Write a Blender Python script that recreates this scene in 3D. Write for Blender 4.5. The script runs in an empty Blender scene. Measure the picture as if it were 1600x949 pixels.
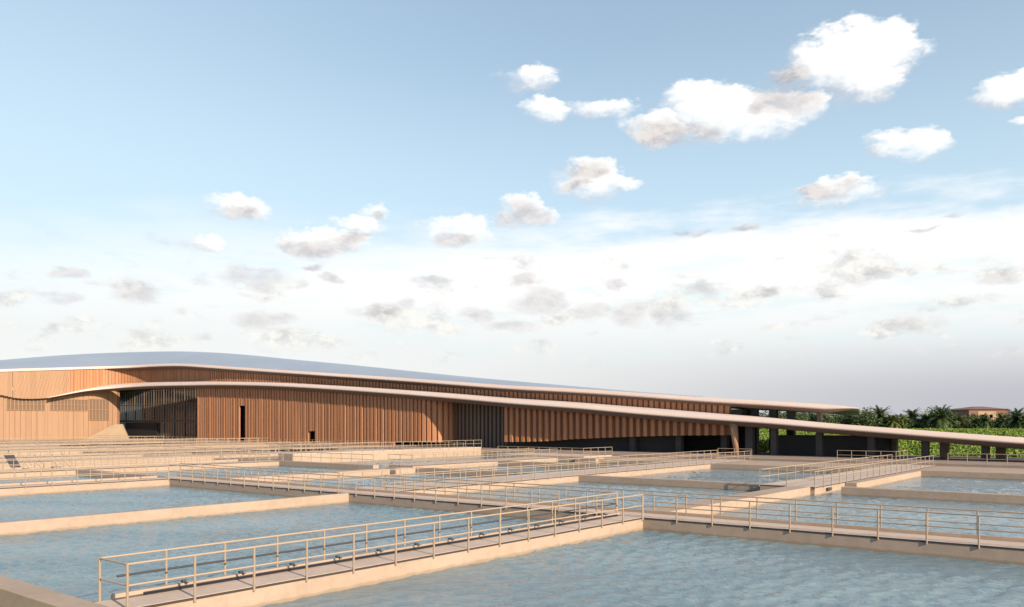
import bpy, math, random
from mathutils import Vector, noise as mnoise
R = math.radians
random.seed(7)
scn = bpy.context.scene
col = scn.collection

# ------------------------------------------------------------------ camera
CAM_H = 4.6
F = 1294.0 / 1600.0            # focal length in picture widths
cam_d = bpy.data.cameras.new('camera')
cam_d.sensor_width = 36.0
cam_d.lens = 36.0 * F
cam_d.shift_y = (660 - 474.5) / 1600.0
cam_d.clip_start = 0.2
cam_d.clip_end = 9000
cam = bpy.data.objects.new('camera', cam_d)
cam.location = (0, 0, CAM_H)
cam.rotation_euler = (R(90), 0, 0)
col.objects.link(cam)
scn.camera = cam

# ------------------------------------------------------------------ exposure
scn.view_settings.view_transform = 'Standard'
scn.view_settings.look = 'None'
scn.view_settings.gamma = 1
scn.view_settings.exposure = 0.58
scn.view_settings.use_curve_mapping = False

SUN_AZ = -51.0                  # degrees, direction to the sun measured from +X
SUN_EL = 23.0
SUN_STRENGTH = 5.0
SKY_STRENGTH = 0.08

# ------------------------------------------------------------------ node helper
class NT:
    def __init__(s, tree):
        s.t = tree
    def new(s, typ, **kw):
        n = s.t.nodes.new(typ)
        for k, v in kw.items():
            setattr(n, k, v)
        return n
    def link(s, a, b):
        s.t.links.new(a, b)
    def put(s, sock, v):
        if isinstance(v, (int, float)):
            sock.default_value = v
        elif isinstance(v, (tuple, list)):
            sock.default_value = tuple(v) if len(v) != 3 or sock.type == 'VECTOR' else (*v, 1)
        else:
            s.link(v, sock)
    def m(s, op, a, b=None, c=None, clamp=False):
        n = s.new('ShaderNodeMath', operation=op)
        n.use_clamp = clamp
        s.put(n.inputs[0], a)
        if b is not None: s.put(n.inputs[1], b)
        if c is not None: s.put(n.inputs[2], c)
        return n.outputs[0]
    def smooth(s, v, lo, hi, t0=0.0, t1=1.0):
        n = s.new('ShaderNodeMapRange', interpolation_type='SMOOTHSTEP')
        s.put(n.inputs['Value'], v)
        s.put(n.inputs['From Min'], lo); s.put(n.inputs['From Max'], hi)
        s.put(n.inputs['To Min'], t0); s.put(n.inputs['To Max'], t1)
        return n.outputs['Result']
    def mix(s, fac, a, b):
        n = s.new('ShaderNodeMix', data_type='RGBA')
        s.put(n.inputs[0], fac); s.put(n.inputs[6], a); s.put(n.inputs[7], b)
        return n.outputs[2]
    def noise(s, vec, scale, detail=4, rough=.55, dist=0.0):
        n = s.new('ShaderNodeTexNoise')
        if vec is not None: s.link(vec, n.inputs['Vector'])
        n.inputs['Scale'].default_value = scale
        n.inputs['Detail'].default_value = detail
        n.inputs['Roughness'].default_value = rough
        n.inputs['Distortion'].default_value = dist
        return n.outputs['Fac']
    def mapping(s, vec, scale=(1, 1, 1), loc=(0, 0, 0), rot=(0, 0, 0)):
        n = s.new('ShaderNodeMapping')
        s.link(vec, n.inputs['Vector'])
        n.inputs['Scale'].default_value = scale
        n.inputs['Location'].default_value = loc
        n.inputs['Rotation'].default_value = rot
        return n.outputs[0]

# ------------------------------------------------------------------ world: Nishita sky plus the clouds of the day
world = bpy.data.worlds.new("World")
scn.world = world
world.use_nodes = True
wt = NT(world.node_tree)
world.node_tree.nodes.clear()
sky = wt.new('ShaderNodeTexSky', sky_type='NISHITA')
sky.sun_disc = False
sky.sun_elevation = R(SUN_EL)
sky.sun_rotation = R(90 - SUN_AZ)
sky.air_density = 1.0
sky.dust_density = 0.6
sky.ozone_density = 2.0
K = 1.0 / SKY_STRENGTH / 1.414
def lin(r, g, b):
    return tuple(((c / 255.) / 12.92 if c / 255. <= .04045 else ((c / 255. + .055) / 1.055) ** 2.4) for c in (r, g, b))
def sc(r, g, b, k=1.0):
    return tuple(v * K * k for v in lin(r, g, b))
tc = wt.new('ShaderNodeTexCoord')
gen = tc.outputs['Generated']
sx = wt.new('ShaderNodeSeparateXYZ'); wt.link(gen, sx.inputs[0])
az = wt.m('ARCTAN2', sx.outputs[0], sx.outputs[1])
el = wt.m('ARCSINE', sx.outputs[2])
def angs(px, py):
    a_ = math.atan((px - 800) / 1294.)
    return a_, math.atan((660 - py) / 1294. * math.cos(a_))
gv = wt.mapping(gen, scale=(1, 1, 1.9))
n_c = wt.noise(gv, 16, 8, .62, .25)
n_f = wt.noise(wt.mapping(gen, scale=(1, 1, 1.5), loc=(3, 1, 2)), 48, 6, .66)
n_b = wt.noise(wt.mapping(gen, scale=(1, 1, 5.0), loc=(1, 7, 2)), 6, 6, .58)
CL = [  # px, py, half width, half height, weight
 (1335, 92, 112, 52, 1.0), (1375, 75, 80, 40, 1.0), (1285, 100, 60, 32, .9), (1370, 120, 60, 30, .8),
 (1110, 172, 85, 45, 1.0), (1170, 185, 95, 32, 1.0), (1035, 200, 65, 26, .85), (1235, 165, 55, 22, .75),
 (945, 168, 62, 17, .62), (820, 122, 46, 21, .62), (856, 170, 38, 17, .62),
 (1425, 222, 62, 27, .75), (1580, 140, 55, 28, .8), (1600, 190, 20, 12, .6), (1315, 300, 72, 21, .68),
 (925, 280, 52, 31, .72), (965, 293, 34, 13, .55), (822, 330, 42, 27, .62), (375, 322, 46, 21, .66), (335, 378, 34, 16, .5),
 (722, 355, 62, 27, .66), (505, 375, 64, 26, .68), (560, 352, 44, 20, .6), (597, 332, 34, 16, .6)]
n_w1 = wt.noise(wt.mapping(gen, scale=(1, 1, 2.2), loc=(11, 3, 5)), 15, 4, .6)
n_w2 = wt.noise(wt.mapping(gen, scale=(1, 1, 2.2), loc=(2, 13, 8)), 15, 4, .6)
azw = wt.m('MULTIPLY_ADD', wt.m('SUBTRACT', n_w1, .5), .085, az)
elw = wt.m('MULTIPLY_ADD', wt.m('SUBTRACT', n_w2, .5), .038, el)
G = wt.m('MULTIPLY', -1.0, 1.0)
DY = wt.m('MULTIPLY', 0.0, 1.0)
for (px, py, hw, hh, wgt) in CL:
    a0, e0 = angs(px, py)
    wa = hw / 1294. * math.cos(a0) ** 2
    we = hh / 1294. * math.cos(a0)
    dx = wt.m('MULTIPLY_ADD', azw, 1 / wa, -a0 / wa)
    dy = wt.m('MULTIPLY_ADD', elw, 1 / we, -e0 / we)
    r2 = wt.m('MULTIPLY_ADD', dx, dx, wt.m('MULTIPLY', dy, dy))
    fi = wt.m('MULTIPLY_ADD', r2, -wgt, wgt)
    g = wt.m('GREATER_THAN', fi, G)
    G = wt.m('MAXIMUM', fi, G)
    # keep the height within the winning cloud
    tt = wt.m('MULTIPLY_ADD', dx, .45, dy)
    DY = wt.m('MULTIPLY_ADD', wt.m('SUBTRACT', tt, DY), g, DY)
GR = [(1030, 206, 62, 25), (1085, 204, 50, 18), (1225, 158, 66, 24), (1185, 168, 36, 18), (505, 384, 64, 20), (470, 388, 34, 14), (535, 370, 34, 18),
 (818, 335, 38, 25), (915, 268, 40, 16), (905, 290, 22, 14), (1305, 298, 56, 14), (1270, 298, 26, 11), (720, 368, 46, 15), (372, 331, 28, 12), (597, 338, 20, 9),
 (1235, 118, 40, 16), (1150, 357, 32, 7), (1075, 360, 34, 7), (1440, 355, 34, 7), (1480, 334, 30, 6),
 (105, 424, 26, 10), (682, 438, 36, 12), (600, 486, 54, 20), (640, 472, 26, 14), (825, 438, 24, 13), (850, 472, 46, 20), (958, 445, 22, 13), (1103, 455, 38, 18),
 (1045, 490, 36, 16), (930, 490, 46, 18), (985, 495, 34, 18), (748, 488, 38, 16), (790, 510, 50, 12), (1381, 424, 26, 16), (1420, 424, 16, 9), (1565, 437, 42, 15), (1198, 452, 22, 12), (1305, 466, 18, 7),
 (400, 437, 90, 18), (215, 457, 60, 16), (95, 466, 60, 14), (1420, 500, 60, 22), (420, 500, 60, 18), (518, 436, 20, 12), (495, 415, 26, 8)]
G2 = wt.m('MULTIPLY', -1.0, 1.0)
for (px, py, hw, hh) in GR:
    a0, e0 = angs(px, py)
    wa = hw / 1294. * math.cos(a0) ** 2
    we = hh / 1294. * math.cos(a0)
    dx = wt.m('MULTIPLY_ADD', azw, 1 / wa, -a0 / wa)
    dy = wt.m('MULTIPLY_ADD', elw, 1 / we, -e0 / we)
    fi = wt.m('SUBTRACT', .8, wt.m('MULTIPLY_ADD', dx, dx, wt.m('MULTIPLY', dy, dy)))
    G2 = wt.m('MAXIMUM', fi, G2)
turb = wt.m('ADD', wt.m('MULTIPLY', wt.m('SUBTRACT', n_c, .5), 2.4), wt.m('MULTIPLY', wt.m('SUBTRACT', n_f, .5), .9))
dens = wt.m('ADD', G, turb)
cmask = wt.smooth(dens, wt.smooth(DY, -.5, .5, -.45, -.02), wt.smooth(DY, -.4, .5, 1.15, .5))
shade_v = wt.m('ADD', wt.m('MULTIPLY', DY, .6), wt.m('MULTIPLY', wt.m('SUBTRACT', n_f, .5), 2.2))
shade_v = wt.m('ADD', shade_v, wt.m('MULTIPLY', G, .8))
cwhite = wt.smooth(shade_v, -.75, .3)
ccol = wt.mix(cwhite, sc(214, 208, 210), sc(255, 254, 252, 1.06))
gmask = wt.smooth(wt.m('ADD', G2, wt.m('MULTIPLY', turb, 1.1)), -.25, 1.05)
gcol = wt.mix(wt.smooth(wt.m('ADD', n_f, wt.m('MULTIPLY', wt.m('SUBTRACT', n_c, .5), .6)), .36, .64), sc(178, 172, 176), sc(226, 220, 216))
# bank of cloud low over the horizon
azc = wt.m('MINIMUM', wt.m('MAXIMUM', az, -.75), .75)
eb = wt.m('ADD', wt.m('MULTIPLY_ADD', azc, .052, .217), wt.m('MULTIPLY', wt.m('MULTIPLY', azc, azc), -.07))
rel = wt.m('SUBTRACT', eb, el)
rel = wt.m('ADD', rel, wt.m('MULTIPLY', wt.m('SUBTRACT', n_b, .5), .11))
rel = wt.m('ADD', rel, wt.m('MULTIPLY', wt.m('SUBTRACT', n_f, .5), .012))
soft = wt.smooth(azc, -.5, .25, .07, .022)
bmask = wt.smooth(wt.m('DIVIDE', rel, soft), -1.1, 1.0)
low = wt.smooth(el, .115, .02)
right = wt.smooth(azc, -.35, .6)
bcol = wt.mix(wt.smooth(el, .2, .07), sc(254, 254, 254, 1.03), sc(236, 240, 240))
lowc = wt.mix(right, sc(245, 246, 241), sc(190, 190, 198))
bcol = wt.mix(wt.m('MULTIPLY', low, 1.0), bcol, lowc)
# greyish puffs inside the bank
n_p = wt.noise(wt.mapping(gen, scale=(1, 1, 2.6), loc=(5, 2, 9)), 17, 5, .55)
band = wt.m('MULTIPLY', wt.smooth(el, .06, .10), wt.smooth(el, .235, .18))
puff = wt.m('MULTIPLY', wt.smooth(wt.m('ADD', n_p, wt.m('MULTIPLY', wt.m('SUBTRACT', n_f, .5), .3)), .50, .68), band)
bcol = wt.mix(wt.m('MULTIPLY', wt.smooth(n_b, .48, .66), wt.m('MULTIPLY', band, .5)), bcol, sc(222, 240, 242))
pcol = wt.mix(wt.smooth(n_f, .36, .6), sc(205, 205, 204), sc(250, 247, 240))
bcol = wt.mix(wt.m('MULTIPLY', puff, .8), bcol, pcol)
skyc = wt.new('ShaderNodeHueSaturation')
skyc.inputs['Saturation'].default_value = 1.0
skyc.inputs['Value'].default_value = 1.2
wt.link(sky.outputs[0], skyc.inputs['Color'])
veil = wt.m('ADD', wt.smooth(el, .48, .17, .38, .78), wt.smooth(azc, .1, -.6, 0, .17))
skyv = wt.mix(veil, skyc.outputs[0], sc(212, 238, 252))
front = wt.smooth(wt.m('ABSOLUTE', az), 2.0, 1.0)  # unseen rear sky loses bank and veil to lower the ambient light
skyv = wt.mix(front, skyc.outputs[0], skyv)
c = wt.mix(wt.m('MULTIPLY', bmask, front), skyv, bcol)
c = wt.mix(wt.m('MULTIPLY', cmask, wt.smooth(G, -.9, .1)), c, ccol)
c = wt.mix(wt.m('MULTIPLY', gmask, wt.smooth(el, .10, .24, .5, .85)), c, gcol)
bg = wt.new('ShaderNodeBackground')
bg.inputs['Strength'].default_value = SKY_STRENGTH
wt.link(c, bg.inputs['Color'])
wo = wt.new('ShaderNodeOutputWorld')
wt.link(bg.outputs[0], wo.inputs[0])
world.cycles.sampling_method = 'MANUAL'
world.cycles.sample_map_resolution = 512

# ------------------------------------------------------------------ sun
sd = bpy.data.lights.new('sun', 'SUN')
sd.energy = SUN_STRENGTH
sd.angle = R(0.6)
sd.color = (1.0, .80, .58)
so = bpy.data.objects.new('sun', sd)
S = Vector((math.cos(R(SUN_AZ)) * math.cos(R(SUN_EL)), math.sin(R(SUN_AZ)) * math.cos(R(SUN_EL)), math.sin(R(SUN_EL))))
so.rotation_euler = S.to_track_quat('Z', 'Y').to_euler()
so.location = S * 100
col.objects.link(so)

# ------------------------------------------------------------------ frame of the site: a runs away to the right, b away to the left
AX = Vector((.6270, .7790, 0)); BX = Vector((-.7790, .6270, 0))
def P(a, b, z=0.0):
    return AX * a + BX * b + Vector((0, 0, z))
def ray(x, y, D):                       # a survey sight: bearing x, height y at distance D
    return Vector(((x - 800) / 1294. * D, D, CAM_H - (y - 660) / 1294. * D))
def Da(x, a): return a / (.627 * (x - 800) / 1294. + .779)
def Db(x, b):
    d = -.779 * (x - 800) / 1294. + .627
    return b / d if d > .02 else b / .02
def interp(tab, x):
    if x <= tab[0][0]:
        (x0, y0), (x1, y1) = tab[0], tab[1]
    elif x >= tab[-1][0]:
        (x0, y0), (x1, y1) = tab[-2], tab[-1]
    else:
        for i in range(len(tab) - 1):
            if tab[i][0] <= x <= tab[i + 1][0]:
                x0, y0 = tab[i]; x1, y1 = tab[i + 1]
                # smooth (Catmull-Rom) between stations
                ym = tab[i - 1][1] if i > 0 else y0 - (y1 - y0)
                xm = tab[i - 1][0] if i > 0 else x0 - (x1 - x0)
                yp = tab[i + 2][1] if i + 2 < len(tab) else y1 + (y1 - y0)
                xp = tab[i + 2][0] if i + 2 < len(tab) else x1 + (x1 - x0)
                m0 = (y1 - ym) / (x1 - xm); m1 = (yp - y0) / (xp - x0)
                h = x1 - x0; t = (x - x0) / h
                return ((2*t**3 - 3*t**2 + 1) * y0 + (t**3 - 2*t**2 + t) * h * m0 + (-2*t**3 + 3*t**2) * y1 + (t**3 - t**2) * h * m1)
    return y0 + (y1 - y0) * (x - x0) / (x1 - x0)

# ------------------------------------------------------------------ materials
def mat(name, base, rough=.7, var=None, vscale=1.0, vstretch=(1, 1, 1), bump=0.0, bscale=20., metallic=0.0, spec=.5, fine=None):
    m = bpy.data.materials.new(name); m.use_nodes = True
    t = NT(m.node_tree); b = m.node_tree.nodes['Principled BSDF']
    b.inputs['Roughness'].default_value = rough
    b.inputs['Metallic'].default_value = metallic
    b.inputs['Specular IOR Level'].default_value = spec
    g = t.new('ShaderNodeNewGeometry').outputs['Position']
    if var:
        n1 = t.noise(t.mapping(g, scale=vstretch), vscale, 5, .6)
        c_ = t.mix(t.smooth(n1, .35, .65), base, var)
        if fine:
            n2 = t.noise(g, fine, 4, .7)
            mm = t.new('ShaderNodeMix', data_type='RGBA', blend_type='MULTIPLY')
            mm.inputs[0].default_value = .5
            t.link(c_, mm.inputs[6])
            r = t.smooth(n2, .3, .6, .84, 1.04)
            cc = t.new('ShaderNodeCombineColor')
            for i in range(3): t.link(r, cc.inputs[i])
            t.link(cc.outputs[0], mm.inputs[7]); c_ = mm.outputs[2]
        t.link(c_, b.inputs['Base Color'])
    else:
        b.inputs['Base Color'].default_value = (*base, 1)
    if bump:
        bn = t.new('ShaderNodeBump'); bn.inputs['Strength'].default_value = bump; bn.inputs['Distance'].default_value = .02
        t.link(t.noise(g, bscale, 4, .6), bn.inputs['Height']); t.link(bn.outputs[0], b.inputs['Normal'])
    return m
M = {}
def tide(m):
    t = NT(m.node_tree); b = m.node_tree.nodes['Principled BSDF']
    src = b.inputs['Base Color'].links[0].from_socket
    g = t.new('ShaderNodeNewGeometry').outputs['Position']
    sp = t.new('ShaderNodeSeparateXYZ'); t.link(g, sp.inputs[0])
    n = t.noise(t.mapping(g, scale=(1, 1, .3)), 1.6, 5, .65)
    lvl = t.m('ADD', sp.outputs[2], t.m('MULTIPLY', t.m('SUBTRACT', n, .5), .16))
    f = t.smooth(lvl, -.46, -.56, 0, .6)
    mx = t.mix(f, src, (.22, .17, .115))
    t.link(mx, b.inputs['Base Color']); return m
M['concrete'] = mat('concrete', (.395, .31, .248), .85, (.36, .282, .223), .35, (1, 1, 3), .2, 9, fine=2.5, spec=.2)
tide(M['concrete'])
M['deck'] = mat('deck_screed', (.54, .435, .365), .8, (.49, .395, .33), .6, (1, 1, 1), .2, 14, fine=4, spec=.2)
M['rail'] = mat('rail_paint', (.37, .29, .215), .5, spec=.4)
M['post'] = mat('post_shaded', (.29, .23, .175), .55, spec=.35)  # rail paint darkened so the posts carry their shaded side in the colour
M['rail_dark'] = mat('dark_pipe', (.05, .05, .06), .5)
M['strip'] = mat('gap_shade', (.045, .035, .03), .8)  # shade tone for deck-edge gaps and channel openings
M['white'] = mat('canopy_render', (.66, .545, .49), .6, (.62, .51, .455), .08, (1, 1, 1), spec=.3)
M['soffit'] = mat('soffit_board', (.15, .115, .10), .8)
M['roof'] = mat('roof_sheet', (.31, .35, .425), .4, (.34, .38, .455), .06, (1, 1, 1), metallic=.2, spec=.5)
M['dark'] = mat('near_black_grey', (.036, .035, .040), .8, (.028, .028, .032), .3, (1, 1, 1))  # near-black grey for the block, plinth and wall backings
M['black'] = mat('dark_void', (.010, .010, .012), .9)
M['frame'] = mat('mullion_bronze', (.11, .085, .065), .5)
M['column'] = mat('column_render', (.34, .27, .22), .8, (.30, .235, .19), .8)
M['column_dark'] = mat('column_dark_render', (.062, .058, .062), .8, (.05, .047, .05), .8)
M['grille'] = mat('bronze_grille', (.15, .10, .07), .6)
M['trunk'] = mat('palm_bark', (.12, .085, .055), .9, (.07, .05, .03), 3)
M['brick'] = mat('brown_render', (.21, .10, .075), .8, (.17, .085, .062), .2)
M['tile'] = mat('brown_tile', (.17, .10, .085), .8)
M['cream'] = mat('cream_render', (.46, .37, .265), .8)

def wood(name, c1, c2, c3):
    m = bpy.data.materials.new(name); m.use_nodes = True
    t = NT(m.node_tree); b = m.node_tree.nodes['Principled BSDF']
    b.inputs['Roughness'].default_value = .6; b.inputs['Specular IOR Level'].default_value = .3
    g = t.new('ShaderNodeNewGeometry').outputs['Position']
    n1 = t.noise(t.mapping(g, scale=(1, 1, .03)), 1.1, 3, .7)
    n2 = t.noise(t.mapping(g, scale=(1, 1, .06)), 9, 3, .7)
    c_ = t.mix(t.smooth(n1, .35, .65), c1, c2)
    c_ = t.mix(t.m('MULTIPLY', t.smooth(n2, .5, .72), .5), c_, c3)
    t.link(c_, b.inputs['Base Color'])
    return m
M['wood'] = wood('cedar_batten', (.46, .225, .12), (.36, .172, .092), (.22, .10, .055))
M['wood_pale'] = wood('cedar_board_pale', (.355, .225, .145), (.315, .195, .122), (.26, .155, .095))
M['wood_back'] = wood('cedar_backing', (.26, .13, .07), (.21, .105, .058), (.13, .065, .04))

def glass_mat():
    m = bpy.data.materials.new('tinted_glazing'); m.use_nodes = True
    b = m.node_tree.nodes['Principled BSDF']
    b.inputs['Base Color'].default_value = (.016, .026, .04, 1); b.inputs['Roughness'].default_value = .12
    return m
M['glass'] = glass_mat()

def water_mat():
    m = bpy.data.materials.new('tank_water'); m.use_nodes = True
    t = NT(m.node_tree); b = m.node_tree.nodes['Principled BSDF']
    g = t.new('ShaderNodeNewGeometry').outputs['Position']
    big = t.noise(t.mapping(g, rot=(0, 0, R(20)), scale=(.35, 1.0, 1)), .22, 3, .5)
    t.link(t.mix(t.smooth(big, .35, .65), (.14, .215, .26), (.185, .265, .305)), b.inputs['Base Color'])
    b.inputs['Roughness'].default_value = .07
    b.inputs['IOR'].default_value = 1.33
    w1 = t.noise(t.mapping(g, rot=(0, 0, R(12)), scale=(.6, 1.25, 1)), 4.6, 6, .65, .5)
    bn = t.new('ShaderNodeBump'); bn.inputs['Strength'].default_value = 1.0; bn.inputs['Distance'].default_value = .07
    t.link(w1, bn.inputs['Height']); t.link(bn.outputs[0], b.inputs['Normal'])
    return m
M['water'] = water_mat()

def leaf_mat(name, c1, c2, sc_=1.0):
    m = bpy.data.materials.new(name); m.use_nodes = True
    t = NT(m.node_tree); b = m.node_tree.nodes['Principled BSDF']
    b.inputs['Roughness'].default_value = .55
    g = t.new('ShaderNodeNewGeometry').outputs['Position']
    n1 = t.noise(g, sc_, 4, .6)
    t.link(t.mix(t.smooth(n1, .35, .65), c1, c2), b.inputs['Base Color'])
    b.inputs['Specular IOR Level'].default_value = .25
    return m
M['palm_leaf'] = leaf_mat('palm_leaf', (.035, .07, .028), (.075, .11, .035), .5)
M['palm_leaf_light'] = leaf_mat('palm_leaf_light', (.09, .12, .03), (.14, .16, .05), .7)
M['bush_leaf'] = leaf_mat('bush_leaf', (.04, .075, .03), (.085, .12, .045), .8)
M['ground'] = leaf_mat('grass_and_soil', (.075, .125, .02), (.13, .19, .03), .25)
M['cover'] = leaf_mat('ground_cover_leaf', (.10, .165, .022), (.175, .245, .035), .3)

# ------------------------------------------------------------------ mesh helpers
class MB:
    def __init__(s): s.v = []; s.f = []
    def quad(s, *ps):
        n = len(s.v); s.v += [Vector(p) for p in ps]; s.f.append(tuple(range(n, n + len(ps))))
    def hexa(s, lo, hi):                # lo, hi: four points each, same winding
        n = len(s.v); s.v += [Vector(p) for p in lo] + [Vector(p) for p in hi]; k = len(lo)
        s.f.append(tuple(n + i for i in reversed(range(k)))); s.f.append(tuple(n + k + i for i in range(k)))
        for i in range(k):
            j = (i + 1) % k
            s.f.append((n + i, n + j, n + k + j, n + k + i))
    def box(s, a0, a1, b0, b1, z0, z1):
        ps = [(a0, b0), (a1, b0), (a1, b1), (a0, b1)]
        s.hexa([P(a, b, z0) for a, b in ps], [P(a, b, z1) for a, b in ps])
    def tube(s, p, q, r, n=8, r2=None):
        p = Vector(p); q = Vector(q); d = (q - p).normalized(); r2 = r if r2 is None else r2
        u = d.cross(Vector((0, 0, 1)));
        if u.length < 1e-3: u = Vector((1, 0, 0))
        u.normalize(); w = d.cross(u)
        lo = [p + (u * math.cos(2*math.pi*i/n) + w * math.sin(2*math.pi*i/n)) * r for i in range(n)]
        hi = [q + (u * math.cos(2*math.pi*i/n) + w * math.sin(2*math.pi*i/n)) * r2 for i in range(n)]
        s.hexa(lo, hi)
    def grid(s, rows, closed=False):    # rows of equal length
        n = len(s.v); k = len(rows[0])
        for r in rows: s.v += [Vector(p) for p in r]
        for i in range(len(rows) - 1):
            for j in range(k - 1 + (1 if closed else 0)):
                j2 = (j + 1) % k
                s.f.append((n + i*k + j, n + (i+1)*k + j, n + (i+1)*k + j2, n + i*k + j2))
    def build(s, name, m, parent=None, loc=None, smooth=False, bevel=0.0, fixn=True):
        me = bpy.data.meshes.new(name)
        o0 = Vector(parent_world(parent)) if parent else (Vector(loc) if loc else Vector((0, 0, 0)))
        me.from_pydata([tuple(v - o0) for v in s.v], [], s.f)
        if fixn:
            import bmesh
            bm = bmesh.new(); bm.from_mesh(me); bmesh.ops.recalc_face_normals(bm, faces=bm.faces); bm.to_mesh(me); bm.free()
        me.materials.append(m if not isinstance(m, str) else M[m])
        if smooth:
            for p in me.polygons: p.use_smooth = True
        o = bpy.data.objects.new(name, me); col.objects.link(o)
        if parent: o.parent = parent
        elif loc: o.location = loc
        if bevel:
            bv = o.modifiers.new('edge', 'BEVEL'); bv.width = bevel; bv.segments = 2; bv.limit_method = 'ANGLE'
        return o
def parent_world(p):
    v = Vector(p.location)
    while p.parent: p = p.parent; v += Vector(p.location)
    return v
def tag(o, label=None, cat=None, group=None, kind=None):
    if label: o['label'] = label
    if cat: o['category'] = cat
    if group: o['group'] = group
    if kind or cat: o['kind'] = kind or 'thing'
    return o
def empty(name, loc, label, cat, group=None):
    o = bpy.data.objects.new(name, None); o.location = loc; o.empty_display_size = .3
    col.objects.link(o); return tag(o, label, cat, group)

# ------------------------------------------------------------------ the ground: one sheet, rising as a bank beyond the works
def ss(t): t = max(0, min(1, t)); return t * t * (3 - 2 * t)
def ground_z(a, b):
    z = -1.3 + 1.4 * ss((a - 98) / 14)
    k = ss((a - 118.5) / 85.)
    z += 2.3 * k * (1 + .08 * math.sin(b * .05) + .06 * math.sin(a * .11 + b * .09))
    return z - 0.004 * max(0, a - 230)
mb = MB()
aa = [-4000, -1500, -500, -150, -40, 0, 60, 97, 105, 112, 118, 124] + [124 + 4 * i for i in range(1, 30)] + [260, 300, 380, 500, 800, 1500, 4500]
bb = [-4500, -1500, -600, -300] + [-200 + 6 * i for i in range(0, 70)] + [240, 300, 400, 800, 1500, 4500]
mb.grid([[P(a, b, ground_z(a, b) if a < 400 else -.5) for b in bb] for a in aa])
tag(mb.build('ground', 'ground', smooth=True), kind='structure')

# ------------------------------------------------------------------ water in the tanks
import numpy as np
rng = np.random.default_rng(5)
NW = 46
lam = np.exp(rng.uniform(math.log(.3), math.log(1.25), NW))
th = rng.normal(R(-78), R(42), NW); ph = rng.uniform(0, 6.283, NW)
amp = .0056 * lam ** 1.0
def wave(x, y):
    z = np.zeros_like(x)
    # gusts: calmer and rougher patches
    g = 1 + .3 * np.sin(x * .31 + y * .17 + 1) + .25 * np.sin(x * -.13 + y * .41)
    for i in range(NW):
        k_ = 2 * math.pi / lam[i]
        q = np.sin(k_ * (x * math.cos(th[i]) + y * math.sin(th[i])) + ph[i] + .7 * np.sin(.6 * x + i) + .7 * np.sin(.5 * y + 2 * i))
        z += amp[i] * q
    return z * g
def water_patch(a0, a1, b0, b1, st):
    na, nb = int((a1 - a0) / st) + 1, int((b1 - b0) / st) + 1
    A_, B_ = np.meshgrid(np.linspace(a0, a1, na), np.linspace(b0, b1, nb), indexing='ij')
    X = A_ * AX.x + B_ * BX.x; Y = A_ * AX.y + B_ * BX.y
    Z = -.6 + wave(X, Y)
    v = np.stack([X, Y, Z], -1).reshape(-1, 3)
    i, j = np.meshgrid(np.arange(na - 1), np.arange(nb - 1), indexing='ij')
    n0 = (i * nb + j).ravel()
    f = np.stack([n0, n0 + nb, n0 + nb + 1, n0 + 1], -1)
    return v, f
pv, pf, off_ = [], [], 0
for (a0, a1, b0, b1, st) in ((9.6, 36.5, -4, 62, .10), (9.6, 36.5, 62, 92, .25), (36.5, 60, -14, 92, .2), (60, 97, -40, 92, .4), (9.6, 60, 92, 230, .6), (60, 97, 92, 230, .8),
                             (9.6, 36.5, -70, -4, .5), (36.5, 60, -70, -14, .6), (60, 97, -70, -40, .8)):
    v, f = water_patch(a0, a1, b0, b1, st)
    pv.append(v); pf.append(f + off_); off_ += len(v)
v = np.concatenate(pv); f = np.concatenate(pf).astype(np.int32)
me = bpy.data.meshes.new('water')
me.vertices.add(len(v)); me.vertices.foreach_set('co', v.astype(np.float32).ravel())
me.loops.add(len(f) * 4); me.loops.foreach_set('vertex_index', f.ravel())
me.polygons.add(len(f)); me.polygons.foreach_set('loop_start', np.arange(0, len(f) * 4, 4, dtype=np.int32))
me.polygons.foreach_set('use_smooth', np.ones(len(f), dtype=bool))
me.update(calc_edges=True); me.validate()
me.materials.append(M['water'])
wo_ = bpy.data.objects.new('water', me); col.objects.link(wo_); tag(wo_, kind='structure')
# apron along the building and sunk ledge before it
mb = MB(); mb.box(97, 119, -60, 250, -1.5, .22)
M['paving'] = mat('paving', (.30, .235, .195), .8, (.26, .205, .17), .5, fine=3)
tag(mb.build('pavement', 'paving', bevel=.02), kind='structure')

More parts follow.
